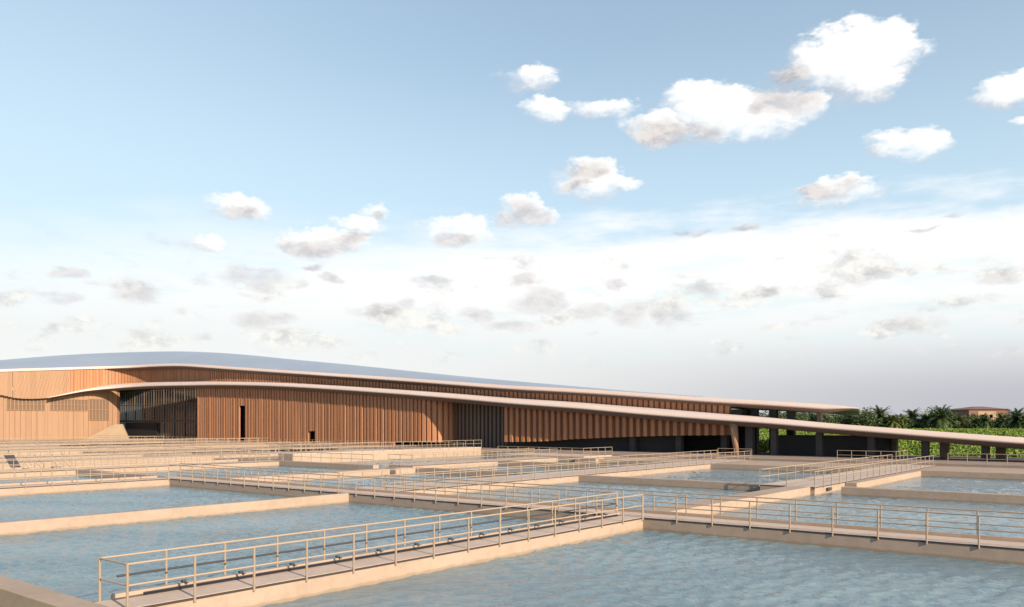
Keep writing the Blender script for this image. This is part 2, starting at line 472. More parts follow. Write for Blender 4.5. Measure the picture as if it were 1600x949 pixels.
# ------------------------------------------------------------------ tank walls and walkways
def tank_wall(a0, a1, b0, b1, label, z1=0.0, z0=-1.9, group='concrete tank walls'):
    mb = MB(); mb.box(a0, a1, b0, b1, z0, z1)
    o = mb.build('tank_wall', 'concrete', loc=tuple(P(a0, b0, 0)), bevel=.025)
    return tag(o, label, 'tank wall', group)
def walkway(a0, a1, b0, b1, label, z=0.0, strips=(), kerbs=(), brackets=None, name='walkway'):
    r = empty(name, P((a0 + a1) / 2, (b0 + b1) / 2, z), label, 'walkway', 'concrete walkways over the tanks')
    mb = MB(); mb.box(a0, a1, b0, b1, -1.9, z - .08); mb.build('wall', 'concrete', r)
    mb = MB(); mb.box(a0, a1, b0, b1, z - .08, z); mb.build('deck', 'deck', r, bevel=.01)
    for s in strips:                     # dark strip painting the shadow gap under the deck edge
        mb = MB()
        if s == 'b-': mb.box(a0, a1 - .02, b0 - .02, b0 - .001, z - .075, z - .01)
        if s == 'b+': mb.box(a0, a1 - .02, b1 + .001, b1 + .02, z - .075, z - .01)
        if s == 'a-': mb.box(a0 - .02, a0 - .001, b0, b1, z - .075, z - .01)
        mb.build('shadow_gap_strip', 'strip', r)
    for s in kerbs:
        mb = MB()
        if s == 'b+': mb.box(a0 + .4, a1 - .1, b1 - .16, b1 - .03, z + .001, z + .15)
        if s == 'a+': mb.box(a1 - .16, a1 - .03, b0 + .1, b1 - .1, z + .001, z + .15)
        mb.build('kerb', 'concrete', r, bevel=.01)
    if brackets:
        mb = MB(); mb.tube(P(a0 + 1.2, b1 - .21, z + .055), P(a1 - .4, b1 - .21, z + .055), .045, 8); mb.build('kerb_shade_pipe', 'rail_dark', r)  # dark tube in place of the kerb's shaded near face
        me = None
        for i in range(brackets[2]):
            a = brackets[0] + i * 1.8; b = brackets[1]
            mb = MB(); mb.box(-.06, .06, -.05, .05, 0, .07); mb.box(-.03, .03, -.2, -.05, 0, .025)
            if me is None:
                o = mb.build('bracket', 'rail_dark', r); me = o.data
                # mesh was stored relative to the parent: make it local
                for v in me.vertices: v.co += parent_world(r)
            else:
                o = bpy.data.objects.new('bracket', me); col.objects.link(o); o.parent = r
            o.location = P(a, b, z + .152) - parent_world(r)
    return r
_post = {}
def post_mesh(h, drop, rad):
    k = (round(h, 3), drop, rad)
    if k not in _post:
        mb = MB(); mb.tube((0, 0, -drop), (0, 0, h), rad, 8)
        me = bpy.data.meshes.new('post'); me.from_pydata([tuple(v) for v in mb.v], [], mb.f); me.materials.append(M['post'])
        _post[k] = me
    return _post[k]
def railing(pts, label, z=0.0, spacing=1.8, h=1.1, drop=.14, dark_mid=False, rr=.028, rp=.036, group='tubular guard rails beside the tanks', mids=(.52,)):
    w = [P(a, b, z) for a, b in pts]
    r = empty('guard_rail', w[0], label, 'guard rail', group)
    o0 = w[0]
    mt = MB()
    for i in range(len(w) - 1):
        mt.tube(w[i] + Vector((0, 0, h)), w[i + 1] + Vector((0, 0, h)), rr, 8)
    mt.build('top_rail', 'rail', r, smooth=False)
    for mf in mids:
        mm = MB()
        for i in range(len(w) - 1):
            p, q = w[i], w[i + 1]
            if dark_mid: p = p + (q - p).normalized() * .45
            mm.tube(p + Vector((0, 0, h * mf)), q + Vector((0, 0, h * mf)), rr * (1.15 if dark_mid else .9), 8)
        mm.build('mid_rail', 'rail_dark' if dark_mid else 'rail', r)
    ends = []
    for i in range(len(w) - 1):
        L = (w[i + 1] - w[i]).length; n = max(1, round(L / spacing))
        for j in range(n + (1 if i == len(w) - 2 else 0)):
            ends.append(w[i] + (w[i + 1] - w[i]) * (j / n))
    for p in ends:
        o = bpy.data.objects.new('post', post_mesh(h, drop, rp)); col.objects.link(o); o.parent = r
        o.location = p - o0
    return r

tank_wall(9.0, 9.8, 12, 90, 'low concrete wall with pinkish top crossing the bottom left corner')
# near walkway
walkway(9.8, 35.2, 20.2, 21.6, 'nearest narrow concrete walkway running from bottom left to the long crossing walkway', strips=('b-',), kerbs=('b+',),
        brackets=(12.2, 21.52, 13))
railing([(35.1, 20.17), (9.95, 20.17), (9.95, 21.63)], 'tubular rail on the near side and end of the nearest walkway', mids=(.52,))
railing([(9.95 + .001, 21.63), (35.1, 21.63)], 'rail with dark middle pipe on the far side of the nearest walkway', dark_mid=True)
# long crossing walkway
walkway(35.2, 37.1, -60, 66.2, 'long concrete walkway crossing the picture behind the nearest one', strips=('a-',), kerbs=('a+',))
railing([(35.17, 20.17), (35.17, -30)], 'right-hand front rail of the long crossing walkway, reaching the right edge')
railing([(35.17, 64.3), (35.17, 21.63)], 'front rail of the long crossing walkway left of the nearest walkway')
railing([(37.13, 40.6), (37.13, -30)], 'back rail of the long crossing walkway, right-hand run')
railing([(37.13, 66.1), (37.13, 45.2)], 'back rail of the long crossing walkway, short left-hand run')
tank_wall(9.8, 35.2, 41.9, 42.3, 'thin bare concrete dividing wall between the two tanks at left')
walkway(-10, 35.2, 64.3, 66.2, 'concrete walkway behind the leftmost near tank, running off the left edge', strips=('b-',), kerbs=('b+',))
railing([(35.1, 64.27), (-8, 64.27)], 'thin rail on the walkway behind the leftmost near tank')
# middle: low wall on the right to the railed platform
tank_wall(37.1, 59.2, 20.4, 22.0, 'broad low sunlit wall leading from the long walkway to the railed platform at right')
walkway(59.2, 97, 20.1, 24.1, 'wide railed platform walkway at right ending in a square front', strips=('b-', 'a-'), kerbs=())
railing([(95.5, 20.07), (59.17, 20.07), (59.17, 24.13), (95.5, 24.13)], 'rail round the front and both sides of the wide platform at right')
tank_wall(66.0, 97, 19.2, 20.07, 'ledge wall stepped out along the side of the wide platform at right', z1=-.06)
tank_wall(59.8, 60.4, 24.1, 40.7, 'shaded bare wall joining the wide platform and the long diagonal walkway')
tank_wall(60.6, 61.2, -60, 18.7, 'shaded bare wall right of the wide platform, reaching the right edge')
# small outlet box in the platform side
mb = MB(); mb.box(61.6, 62.5, 19.95, 20.09, -.42, -.2); o = mb.build('outlet_hood', 'rail_dark', loc=tuple(P(62, 20, 0)), bevel=.01)
tag(o, 'small dark outlet slot on the side of the wide platform at right', 'outlet')
walkway(37.1, 97, 40.7, 45.0, 'long wide walkway running diagonally away to the pavilion', strips=('b-',), kerbs=())
railing([(37.3, 40.67), (96.9, 40.67)], 'near-side rail of the long diagonal walkway to the pavilion')
railing([(37.3, 45.03), (96.9, 45.03)], 'far-side rail of the long diagonal walkway to the pavilion')
tank_wall(85.9, 86.6, 24.1, 40.7, 'far shaded wall between the wide platform and the diagonal walkway')
tank_wall(86.3, 87.0, -60, 19.2, 'far shaded wall right of the wide platform at the right edge')
tank_wall(86.6, 97, 24.1, 40.7, 'flat pale ledge before the pavilion, left of the wide platform', z1=-.05)
tank_wall(87.0, 97, -60, 19.2, 'flat pale ledge before the pavilion, right of the wide platform', z1=-.05)
tank_wall(92, 93.6, 5.5, 10.5, 'small raised slab on the ledge at the far right', z1=.14, z0=-.045)
railing([(97.1, 19.0), (97.1, -30)], 'thin rail along the apron edge before the grass at far right', z=.22)
railing([(97.1, 40.6), (97.1, 45.0)], 'short rail closing the far end of the diagonal walkway', z=.22)
railing([(99, 31.0), (99, 24.6), (104, 24.6)], 'short rail on the apron in front of the dark pavilion block', z=.22)
# left of the diagonal walkway
tank_wall(59.5, 60.2, 45.0, 60.5, 'bare shaded cross wall left of the diagonal walkway')
tank_wall(37.1, 56.0, 60.5, 62.2, 'bare sunlit wall behind the left run of the long walkway')
tank_wall(56.6, 59.3, 60.3, 62.0, 'small square concrete block at the end of the bare sunlit wall')
walkway(62, 88.5, 63.5, 67.2, 'railed walkway in the middle, left of the diagonal walkway', strips=('b-',), kerbs=())
railing([(88.3, 63.47), (62.0, 63.47), (62.0, 67.23), (88.3, 67.23)], 'rail round the walkway left of the diagonal walkway')
tank_wall(76.2, 76.9, 45.0, 63.5, 'shaded cross wall behind the small square block')
tank_wall(88.5, 97, 45, 70, 'sunken pale slab at the far end of the middle tanks', z1=-.1)
tank_wall(87.9, 89.8, 57.2, 60.4, 'short sunlit concrete block by the middle tanks far end', z1=.02)
walkway(90, 97, 60.5, 75, 'raised railed landing before the dark plinth of the building', z=.1)
railing([(97, 60.47), (90, 60.47), (90, 75)], 'rail on the landing before the dark plinth', z=.1)
# left-hand works
walkway(14, 60, 83.7, 86.2, 'railed walkway in the left middle distance ending before the big sunlit wall', strips=('b-',))
railing([(16, 83.67), (60, 83.67)], 'front rail of the left middle-distance walkway')
railing([(60, 86.23), (16, 86.23)], 'back rail of the left middle-distance walkway')
tank_wall(59.6, 60.4, 67.0, 83.7, 'brown shaded cross wall right of the left middle-distance walkway')
walkway(62, 97, 84.2, 87.2, 'tall sunlit walkway wall below the timber facade', z=.75)
railing([(62, 87.1), (62, 84.17), (97, 84.17)], 'rail on top of the tall sunlit wall below the facade', z=.75)
tank_wall(36.2, 36.9, 66.3, 83.6, 'shaded cross wall between the two left-hand walkways')
k = 0
words = ['nearest', 'second', 'third', 'fourth', 'farthest']
for (b0, b1, a0, a1, z) in ((99, 102, 30, 92, .25), (118, 121, 36, 95, .0), (137, 140, 40, 95, .45), (157, 160, 44, 96, .1), (178, 181, 50, 96, .35)):
    walkway(a0, a1, b0, b1, '%s of the five parallel railed walkways at far left before the timber wing' % words[k], z=z, strips=('b-',))
    railing([(a0 + .2, b0 - .03), (a1, b0 - .03)], 'front rail on the %s of the five parallel walkways at far left' % words[k], z=z, spacing=2.2)
    railing([(a1, b1 + .03), (a0 + .2, b1 + .03)], 'back rail on the %s of the five parallel walkways at far left' % words[k], z=z, spacing=2.2)
    k += 1
k = 0
for (b0, b1) in ((87.4, 98.9), (102.1, 117.9), (121.1, 136.9), (140.1, 156.9), (160.1, 177.9), (181.1, 212)):
    pos = ('before', 'between first and second of', 'between second and third of', 'between third and fourth of', 'between fourth and fifth of', 'beyond')[k]
    tank_wall(62.5, 97, b0, b1, 'flat pale tank cover %s the five parallel walkways at far left' % pos, z1=-.12 + .05 * (k % 2), group='flat tank covers at far left')
    tank_wall(60.3, 61.0, b0, b1, 'shaded cross wall %s the five parallel walkways at far left' % pos, z1=.0 if k % 2 else -.1)
    railing([(61.2, b0 + .4), (61.2, b1 - .4)], 'cross rail %s the five parallel walkways at far left' % pos, z=0, spacing=2.2, group='cross rails at far left')
    k += 1
# dark boxes standing in for the shade of long openings under the decks
for (a0, a1, b, lab) in ((64, 90, 110, 'long dark channel slot, nearer of two on the tank covers at left'), (66, 94, 148, 'long dark channel slot, farther of two on the tank covers at left')):
    mb = MB(); mb.box(a0, a1, b, b + 1.0, -.3, .28); mb.box(a0 + .001, a1 - .001, b - .3, b - .001, .18, .3)
    tag(mb.build('channel_shade', 'strip', loc=tuple(P(a0, b, 0)), bevel=.01), lab, 'channel slot', 'dark channel slots')

for a_, b0, b1, lab in ((78, 88, 98.5, 'cross rail high on the tank cover before the five parallel walkways'), (80, 103, 117, 'cross rail high on the tank cover between first and second walkway'), (74, 122, 136, 'cross rail high on the tank cover between second and third walkway'), (84, 141, 156, 'cross rail high on the tank cover between third and fourth walkway')):
    railing([(a_, b0), (a_, b1)], lab, z=-.1, spacing=2.2, group='cross rails at far left', drop=0)
for (a0, a1, b, lab) in ((66, 88, 92, 'shortest dark channel slot, next to the first of the parallel walkways'), (70, 95, 168, 'farthest dark channel slot, below the timber wing')):
    mb = MB(); mb.box(a0, a1, b, b + .8, -.3, .2); mb.box(a0 + .001, a1 - .001, b - .3, b - .001, .1, .22)  # more dark boxes painting the shade of openings
    tag(mb.build('channel_shade', 'strip', loc=tuple(P(a0, b, 0)), bevel=.01), lab, 'channel slot', 'dark channel slots')

for b_, a0, a1, lab in ((93.5, 38, 92, 'long rail over the covers just before the first parallel walkway'), (109.5, 42, 94, 'long rail over the covers between first and second parallel walkway'), (128.5, 44, 94, 'long rail over the covers between second and third parallel walkway'), (148.6, 48, 94, 'long rail over the covers between third and fourth parallel walkway')):
    tank_wall(a0, 60.2, b_ - .35, b_ + .35, 'narrow dividing wall carrying the %s' % lab.replace(' over the covers', ''), z1=-.12, group='narrow dividing walls at far left')
    railing([(a0, b_), (a1, b_)], lab, z=-.12, spacing=2.0, group='long rails over the covers at far left', drop=0)
railing([(97.1, 88), (97.1, 150)], 'long rail on the apron edge below the batten facade and glazing', z=.22, spacing=2.0)
railing([(97.1, 152), (97.1, 214)], 'long rail on the apron edge below the timber wing at far left', z=.22, spacing=2.0)
railing([(60.0, 67.4), (60.0, 83.4)], 'rail on the brown shaded cross wall in the left middle distance')
railing([(35.1, 66.15), (-8, 66.15)], 'far-side rail on the walkway behind the leftmost near tank')

# slanting sluice gate on the left and steps
g = empty('sluice_gate', P(40, 92.3, 0), 'dark slanting sluice gate at the far left among the rails', 'sluice gate')
mb = MB(); p0 = P(40, 92.8, 1.25); p1 = P(40, 91.0, .05)
off = AX * .45
mb.hexa([p1 - off, p1 + off, p1 + off + BX * .16, p1 - off + BX * .16], [p0 - off, p0 + off, p0 + off + BX * .16, p0 - off + BX * .16])
mb.build('gate_leaf', 'rail_dark', g)
mb = MB(); mb.tube(P(39.5, 93.0, -.7), P(39.5, 93.0, 1.5), .06); mb.tube(P(40.5, 93.0, -.7), P(40.5, 93.0, 1.5), .06); mb.tube(P(39.5, 93.0, 1.45), P(40.5, 93.0, 1.45), .06)
mb.build('gate_frame', 'rail', g)
mb = MB(); mb.tube(P(40, 93, 1.45), P(40, 93, 1.75), .03); mb.tube(P(39.8, 93, 1.75), P(40.2, 93, 1.75), .025); mb.build('handwheel', 'rail_dark', g)
g.location = g.location - AX * 6.4
for i, (a, b, lab) in enumerate(((33.3, 86.4, 'left of the two small stairs with slanting rails at far left'), (36.0, 86.4, 'right of the two small stairs with slanting rails at far left'))):
    st = empty('access_stair', P(a, b, 0), lab, 'stair', 'small access stairs at far left')
    mb = MB()
    for j in range(5): mb.box(a, a + 1, b + j * .42, b + (j + 1) * .42 + .1, -1.2, -.55 + j * .16)
    mb.build('flight', 'concrete', st)
    for aa_ in (a - .04, a + 1.04):
        mb = MB(); mb.tube(P(aa_, b, .5), P(aa_, b + 2.2, 1.35), .03); mb.tube(P(aa_, b, -.1), P(aa_, b + 2.2, .8), .03)
        mb.tube(P(aa_, b, -.6), P(aa_, b, .5), .03); mb.tube(P(aa_, b + 2.2, 0), P(aa_, b + 2.2, 1.35), .03)
        mb.build('handrail', 'rail', st)

# ------------------------------------------------------------------ the building
AE, BE = 104.3, 218.5          # line of the lower canopy edge
def smin(x, y, r):
    h = max(r - abs(x - y), 0) / r
    return min(x, y) - h * h * r * .25
def edgeD(x, da=0.0, db=0.0, r=16.0):
    return smin(Da(x, AE + da), Db(x, BE + db), r)
bld = empty('process_building', P(112, 120, .2), 'long low timber-clad building with two sweeping pale roof edges and blue roof behind the tanks', 'building')

UE_T = [(-260, 590), (-120, 584), (0, 577.5), (100, 574.5), (200, 571.5), (250, 569), (280, 568.5), (310, 570), (400, 576), (500, 582.5), (600, 589), (700, 596), (800, 603), (900, 608), (1000, 614.5), (1100, 621.5), (1200, 627), (1300, 633.5), (1342, 638)]
RG = [(-260, 585), (-120, 575), (0, 565), (100, 557), (200, 552.5), (280, 551.5), (340, 553.5), (400, 558), (450, 563), (550, 572), (700, 587), (800, 596), (900, 604.5), (1000, 613), (1100, 620.3), (1200, 625.7), (1300, 632.3), (1342, 637.2)]
LE_T = [(75, 621.5), (100, 616), (130, 609.5), (165, 604.5), (200, 601.5), (240, 599.5), (280, 598.5), (350, 597.5), (430, 599), (500, 602.5), (600, 609), (700, 616.5), (800, 625), (900, 632), (1000, 640.5), (1100, 648), (1200, 654.5), (1300, 662.5), (1400, 670), (1500, 677.5), (1600, 684.5), (1750, 694), (1900, 703)]

def frange(x0, x1, n): return [x0 + (x1 - x0) * i / n for i in range(n + 1)]
def back(p, d, dz=0.0):                 # a point d metres further into the building
    h = Vector((p.x, p.y, 0)).normalized()
    return p + h * d + Vector((0, 0, dz))

# upper roof: pale fascia, soffit, sheet
def upD(x):
    t = ss((x - 150) / 500.)
    return edgeD(x, 2.5 + 4.5 * t, 2.0)
xs = frange(-260, 1342, 150)
rows_f, rows_s, rows_r = [], [], []
for x in xs:
    D = upD(x); e = ray(x, interp(UE_T, x), D)
    tap = min(1, max(.12, (1342 - x) / 50.))
    D2 = D + 12 + 30 * (1 - ss((x - 250) / 750.))
    rg = ray(x, interp(RG, x) , D2)
    if x > 1100: rg.z = e.z + .12 + .1 * tap
    rows_f.append([back(e, .55, .06), back(e, .42, .0), back(e, .10, -.38 * tap), back(e, 0, -.52 * tap), back(e, .15, -.62 * tap)])
    rows_s.append([back(e, .15, -.62 * tap), back(e, 1.4, -1.1 * tap), back(e, 9, -1.0 * tap)])
    st = back(e, .55, .06)
    rr_ = []
    for t in (0, .2, .4, .6, .8, 1.0):
        p = st.lerp(rg, t); p.z = st.z + (rg.z - st.z) * math.sin(t * math.pi / 2)
        rr_.append(p)
    dn = 6.0 * (1 - ss((x - 500) / 500.)) + .3
    rr_ += [back(rg, 12, -dn * .4), back(rg, 26, -dn), back(rg, 26.2, -dn - .7)]
    rows_r.append(rr_)
rs = MB(); rs.grid(rows_r)
ur = rs.build('upper_roof', 'roof', bld, smooth=True, fixn=False)
rs = MB(); rs.grid(rows_f); rs.build('fascia', 'white', ur, smooth=True, fixn=False)
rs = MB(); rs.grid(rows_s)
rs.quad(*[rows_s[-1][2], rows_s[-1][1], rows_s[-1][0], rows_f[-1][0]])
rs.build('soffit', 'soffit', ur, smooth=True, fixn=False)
# lower roof / canopy
xs = frange(75, 1900, 170)
rows_f, rows_s, rows_r = [], [], []
for x in xs:
    D = edgeD(x); e = ray(x, interp(LE_T, x), D)
    tap = min(1, .1 + (x - 75) / 110.)
    wd = 1.0 + 6.0 * ss((x - 120) / 300.) + 3 * ss((x - 1000) / 300)
    if x > 1150: topz = .35
    else: topz = .35
    rows_f.append([back(e, .7 * tap, .04), back(e, .5 * tap, -.02), back(e, .12 * tap, -.42 * tap), back(e, 0, -.58 * tap), back(e, .15, -.68 * tap)])
    rows_s.append([back(e, .15, -.68 * tap), back(e, 1.3 * tap + .1, -1.25 * tap), back(e, wd + 2, -1.1 * tap)])
    rows_r.append([back(e, .7 * tap, .04), back(e, wd + 2, .04 + .5 * tap - .75 * ss((x - 1000) / 500.))])
rs = MB(); rs.grid(rows_r); lr = rs.build('lower_roof', 'white', bld, smooth=True, fixn=False)
rs = MB(); rs.grid(rows_f); rs.build('fascia', 'white', lr, smooth=True, fixn=False)
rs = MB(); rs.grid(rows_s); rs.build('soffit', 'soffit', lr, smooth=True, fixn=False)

# walls of battens on a backing, along a line of the plan
def batten_wall(name, x0, x1, Dfun, ztop, zbot, pitch, width, depth, m, parent, n=220, backm=None, skew=0.0, openings=()):
    pl = []
    for x in frange(x0, x1, n):
        D = Dfun(x); pl.append((x, Vector(((x - 800) / 1294. * D, D, 0))))
    L = [0.0]
    for i in range(1, len(pl)): L.append(L[-1] + (pl[i][1] - pl[i - 1][1]).length)
    def at(s_):
        s_ = max(0, min(L[-1], s_))
        lo, hi = 0, len(L) - 1
        while hi - lo > 1:
            md = (lo + hi) // 2
            if L[md] <= s_: lo = md
            else: hi = md
        t = (s_ - L[lo]) / max(1e-9, L[hi] - L[lo])
        x = pl[lo][0] + (pl[hi][0] - pl[lo][0]) * t
        p = pl[lo][1].lerp(pl[hi][1], t)
        tg = (pl[hi][1] - pl[lo][1]).normalized()
        nr = Vector((tg.y, -tg.x, 0))
        if nr.dot(p) > 0: nr = -nr
        return x, p, nr
    def zz(x, p, fn):
        y = fn(x)
        return y[1] if isinstance(y, tuple) else CAM_H - (y - 660) / 1294. * p.y
    mbk = MB(); rows = []
    for i, (x, p) in enumerate(pl):
        zt, zb = zz(x, p, ztop), zz(x, p, zbot)
        for (ox0, ox1, oy) in openings:
            if ox0 < x < ox1: zb = CAM_H - (oy - 660) / 1294. * p.y
        rows.append([Vector((p.x, p.y, zt)), Vector((p.x, p.y, zb))])
    mbk.grid(rows)
    w = mbk.build(name, backm or 'wood_back', parent, fixn=False)
    mb = MB(); s_ = 0.05
    while s_ + width < L[-1]:
        wv = width * random.uniform(.92, 1.08); dv = depth * random.uniform(.85, 1.15)
        xa, pa, na = at(s_); xb, pb, nb = at(s_ + wv)
        xm = (xa + xb) / 2
        zt, zb = zz(xm, pa, ztop), zz(xm, pa, zbot)
        for (ox0, ox1, oy) in openings:
            if ox0 < xm < ox1: zb = CAM_H - (oy - 660) / 1294. * pa.y
        if skew:
            xc, pc, nc = at(s_ + skew * 1.0); xd, pd, nd = at(s_ + wv + skew)
        else: pc, pd = pa, pb
        lo = [pa + na * .004, pb + nb * .004, pb + nb * dv, pa + na * dv]
        hi = [pc + na * .004, pd + nb * .004, pd + nb * dv, pc + na * dv]
        mb.hexa([Vector((q.x, q.y, zb - .03)) for q in lo], [Vector((q.x, q.y, zt)) for q in hi])
        s_ += pitch
    mb.build('battens', m, w)
    return w
floor = .22
def wallD(x):
    t = ss((x - 150) / 500.)
    return edgeD(x, 2.5 + 4.5 * t + 2.5 - 1.3 * ss((x - 200) / 200.), 1.8)
def skinD(x):
    t = ss((x - 60) / 120.)
    return edgeD(x, 5.0, 1.8) * (1 - 0) if x > 0 else edgeD(x, 5.0, 1.8)
def upper_top(x): return interp(UE_T, x) + 4.5
UB = [(-260, 612), (-120, 612), (-20, 615), (0, 617), (25, 622), (50, 623.2), (75, 622)]
def upper_bot(x):
    return interp(UB, x) if x < 75 else interp(LE_T, x) + (2.0 if x < 400 else 1.0)
batten_wall('upper_wall', 20, 110, skinD, upper_top, upper_bot, .8, .62, .10, 'wood_pale', bld, skew=1.8, backm='wood_pale')
batten_wall('upper_wall', -260, 19.5, skinD, upper_top, upper_bot, .9, .8, .06, 'wood_pale', bld, backm='wood_pale')
batten_wall('upper_wall', 110, 330, wallD, upper_top, upper_bot, .8, .66, .10, 'wood', bld)
batten_wall('upper_wall', 330, 1143, wallD, upper_top, upper_bot, .95, .62, .22, 'wood', bld, n=400)
# left wing lower wall, facing right
def wingD(x): return Db(x, 221.5)
wing = batten_wall('wing_wall', -260, 187, wingD, lambda x: 610 if x < 70 else 600, lambda x: (0, floor - .02), 1.25, 1.17, .07, 'wood_pale', bld, backm='wood_back')
# window bands of the wing
def wing_rect(name, x0, x1, y0, y1, m, parent, off=.12, th=.1):
    mb = MB()
    q = []
    for x in (x0, x1):
        D = Db(x, 221.5 - off)
        q.append((x, D))
    lo = [ray(q[0][0], y1, q[0][1]), ray(q[1][0], y1, q[1][1])]
    zl = ray(x0, y1, q[0][1]).z; zh = ray(x0, y0, q[0][1]).z
    a = Vector((lo[0].x, lo[0].y, 0)); b = Vector((lo[1].x, lo[1].y, 0)); n = BX * th
    pts = [a, b, b + n, a + n]
    mb.hexa([p + Vector((0, 0, zl)) for p in pts], [p + Vector((0, 0, zh)) for p in pts])
    return mb.build(name, m, parent), a, b, zl, zh
for (x0, x1, y0, y1) in ((10, 70, 622.8, 641), (78, 137, 624, 641.5), (139, 170, 624, 657)):
    w, a, b, zl, zh = wing_rect('window', x0, x1, y0, y1, 'grille', bld)
    L = (b - a).length; n = int(L / .8)
    mb = MB()
    for i in range(n + 1):
        p = a.lerp(b, i / n) - BX * .08
        mb.tube(p + Vector((0, 0, zl)), p + Vector((0, 0, zh)), .10, 4)
    for zz_ in (zl, (zl + zh) / 2, zh): mb.tube(a - BX * .07 + Vector((0, 0, zz_)), b - BX * .07 + Vector((0, 0, zz_)), .09, 4)
    mb.build('mullions', 'wood_pale', w)
# glazed recess between wing and batten wall
def facade_pts(x0, x1, a):
    return [Vector(((x - 800) / 1294. * Da(x, a), Da(x, a), 0)) for x in (x0, x1)]
p0, p1 = facade_pts(183, 315, 110.2)
mb = MB(); mb.hexa([p + Vector((0, 0, floor)) for p in (p0, p1, p1 + AX * .2, p0 + AX * .2)], [p + Vector((0, 0, 17)) for p in (p0, p1, p1 + AX * .2, p0 + AX * .2)])
gw = mb.build('glazed_wall', 'glass', bld)
L = (p1 - p0).length; n = int(L / 1.25); mb = MB()
for i in range(n + 1):
    p = p0.lerp(p1, i / n) - AX * .12
    mb.tube(p + Vector((0, 0, floor)), p + Vector((0, 0, 16.8)), .06 if i % 4 else .13, 4)
for z in (4.9, 9.2, 12.8): mb.tube(p0 - AX * .1 + Vector((0, 0, z)), p1 - AX * .1 + Vector((0, 0, z)), .09 if z > 5 else .25, 4)
mb.build('mullions', 'frame', gw)
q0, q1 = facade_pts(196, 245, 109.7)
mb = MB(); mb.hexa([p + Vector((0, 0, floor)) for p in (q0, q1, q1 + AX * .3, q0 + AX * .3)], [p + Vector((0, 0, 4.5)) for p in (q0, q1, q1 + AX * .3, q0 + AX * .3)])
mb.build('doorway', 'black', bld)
# sloping pale flank wall
mb = MB(); pl = [(122, 690), (126, 690), (178, 663.5), (191, 663), (203, 690)]
def fp(x, y, a): return ray(x, y, Da(x, a) if x > 187 else min(Db(x, 219.6), Da(x, a)))
mb.hexa([fp(x, y, 106.6) for x, y in pl], [fp(x, y, 106.6) + Vector((-.0, .0, 0)) + AX * .5 + BX * .5 for x, y in pl])
M['flank'] = mat('flank_render', (.34, .26, .18), .8, (.30, .23, .16), .3)
mb.build('flank_wall', 'flank', bld)
# main batten wall (rounds back at its right-hand end)
def mainD(x):
    t = max(0, (x - 655) / 57.)
    return Da(x, 105.9 + 4.2 * t * t)
mainbot = lambda x: (0, floor) if x < 618 else 690 + 1.0 * (x - 618) / 94
wc = lambda x: interp(LE_T, x) + 7
batten_wall('batten_wall', 310, 712, mainD, wc, mainbot, .98, .62, .30, 'wood', bld, n=500,
            openings=((375.5, 384, 634), (484.5, 494, 673.5)))
batten_wall('batten_wall', 790, 1142, lambda x: Da(x, 107.0), wc, lambda x: interp([(790, 690.5), (850, 689.5), (900, 686), (1000, 682), (1060, 680.5), (1142, 680)], x), 1.2, .55, .42, 'wood', bld, n=400)
# recess wall and plinth
def slab(name, x0, x1, a, th, z0, z1, m, parent=bld):
    p0, p1 = facade_pts(x0, x1, a)
    mb = MB(); pts = (p0, p1, p1 + AX * th, p0 + AX * th)
    mb.hexa([p + Vector((0, 0, z0)) for p in pts], [p + Vector((0, 0, z1)) for p in pts])
    return mb.build(name, m, parent)
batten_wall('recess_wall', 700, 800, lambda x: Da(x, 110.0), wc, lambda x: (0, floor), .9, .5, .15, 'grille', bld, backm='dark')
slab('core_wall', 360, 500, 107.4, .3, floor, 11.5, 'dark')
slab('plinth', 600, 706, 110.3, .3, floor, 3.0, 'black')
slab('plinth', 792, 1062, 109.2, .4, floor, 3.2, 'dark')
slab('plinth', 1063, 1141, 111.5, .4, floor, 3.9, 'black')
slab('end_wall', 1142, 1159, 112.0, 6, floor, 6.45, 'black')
# timber end post, flared
mb = MB(); c0 = Vector(((1147 - 800) / 1294. * Da(1147, 105.6), Da(1147, 105.6), 0))
mb.tube(c0 + Vector((.35, 0, floor)), c0 + Vector((-.1, 0, 4.6)), .30, 10, .6)
mb.build('timber_post', 'wood_pale', bld, smooth=True)

# columns
def column(x, a, ztop, w=.62, m='column_dark'):
    p = facade_pts(x, x, a)[0]
    mb = MB(); h = w / 2
    pts = [p + AX * i * h + BX * j * h for i, j in ((-1, -1), (1, -1), (1, 1), (-1, 1))]
    mb.hexa([q + Vector((0, 0, floor)) for q in pts], [q + Vector((0, 0, ztop)) for q in pts])
    mb.build('column', m, bld, bevel=.03)
def under(x, off=3): return CAM_H - (interp(LE_T, x) + 9 - 660) / 1294. * Da(x, AE) + .1
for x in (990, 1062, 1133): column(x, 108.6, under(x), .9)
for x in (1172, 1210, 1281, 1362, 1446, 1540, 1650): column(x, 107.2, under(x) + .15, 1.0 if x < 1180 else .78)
def under_u(x): return CAM_H - (interp(UE_T, x) + 6 - 660) / 1294. * upD(x)
for x in (1163, 1281): column(x, 116.0, under_u(x), .6, 'column')
for x in (1179, 1209, 1236): column(x, 115.0, under_u(x), 1.0)
for x in (1396, 1476, 1564): column(x, 113.2, under(x) + .1, .95, 'column')
# dark service block below the pavilion roof
sb = empty('service_block', P(110, 33, floor), 'dark flat-topped block under the open pavilion roof', 'service block')
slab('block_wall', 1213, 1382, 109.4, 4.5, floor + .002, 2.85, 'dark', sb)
slab('louvre', 1318, 1345, 109.28, .1, floor + .01, 1.15, 'black', sb)

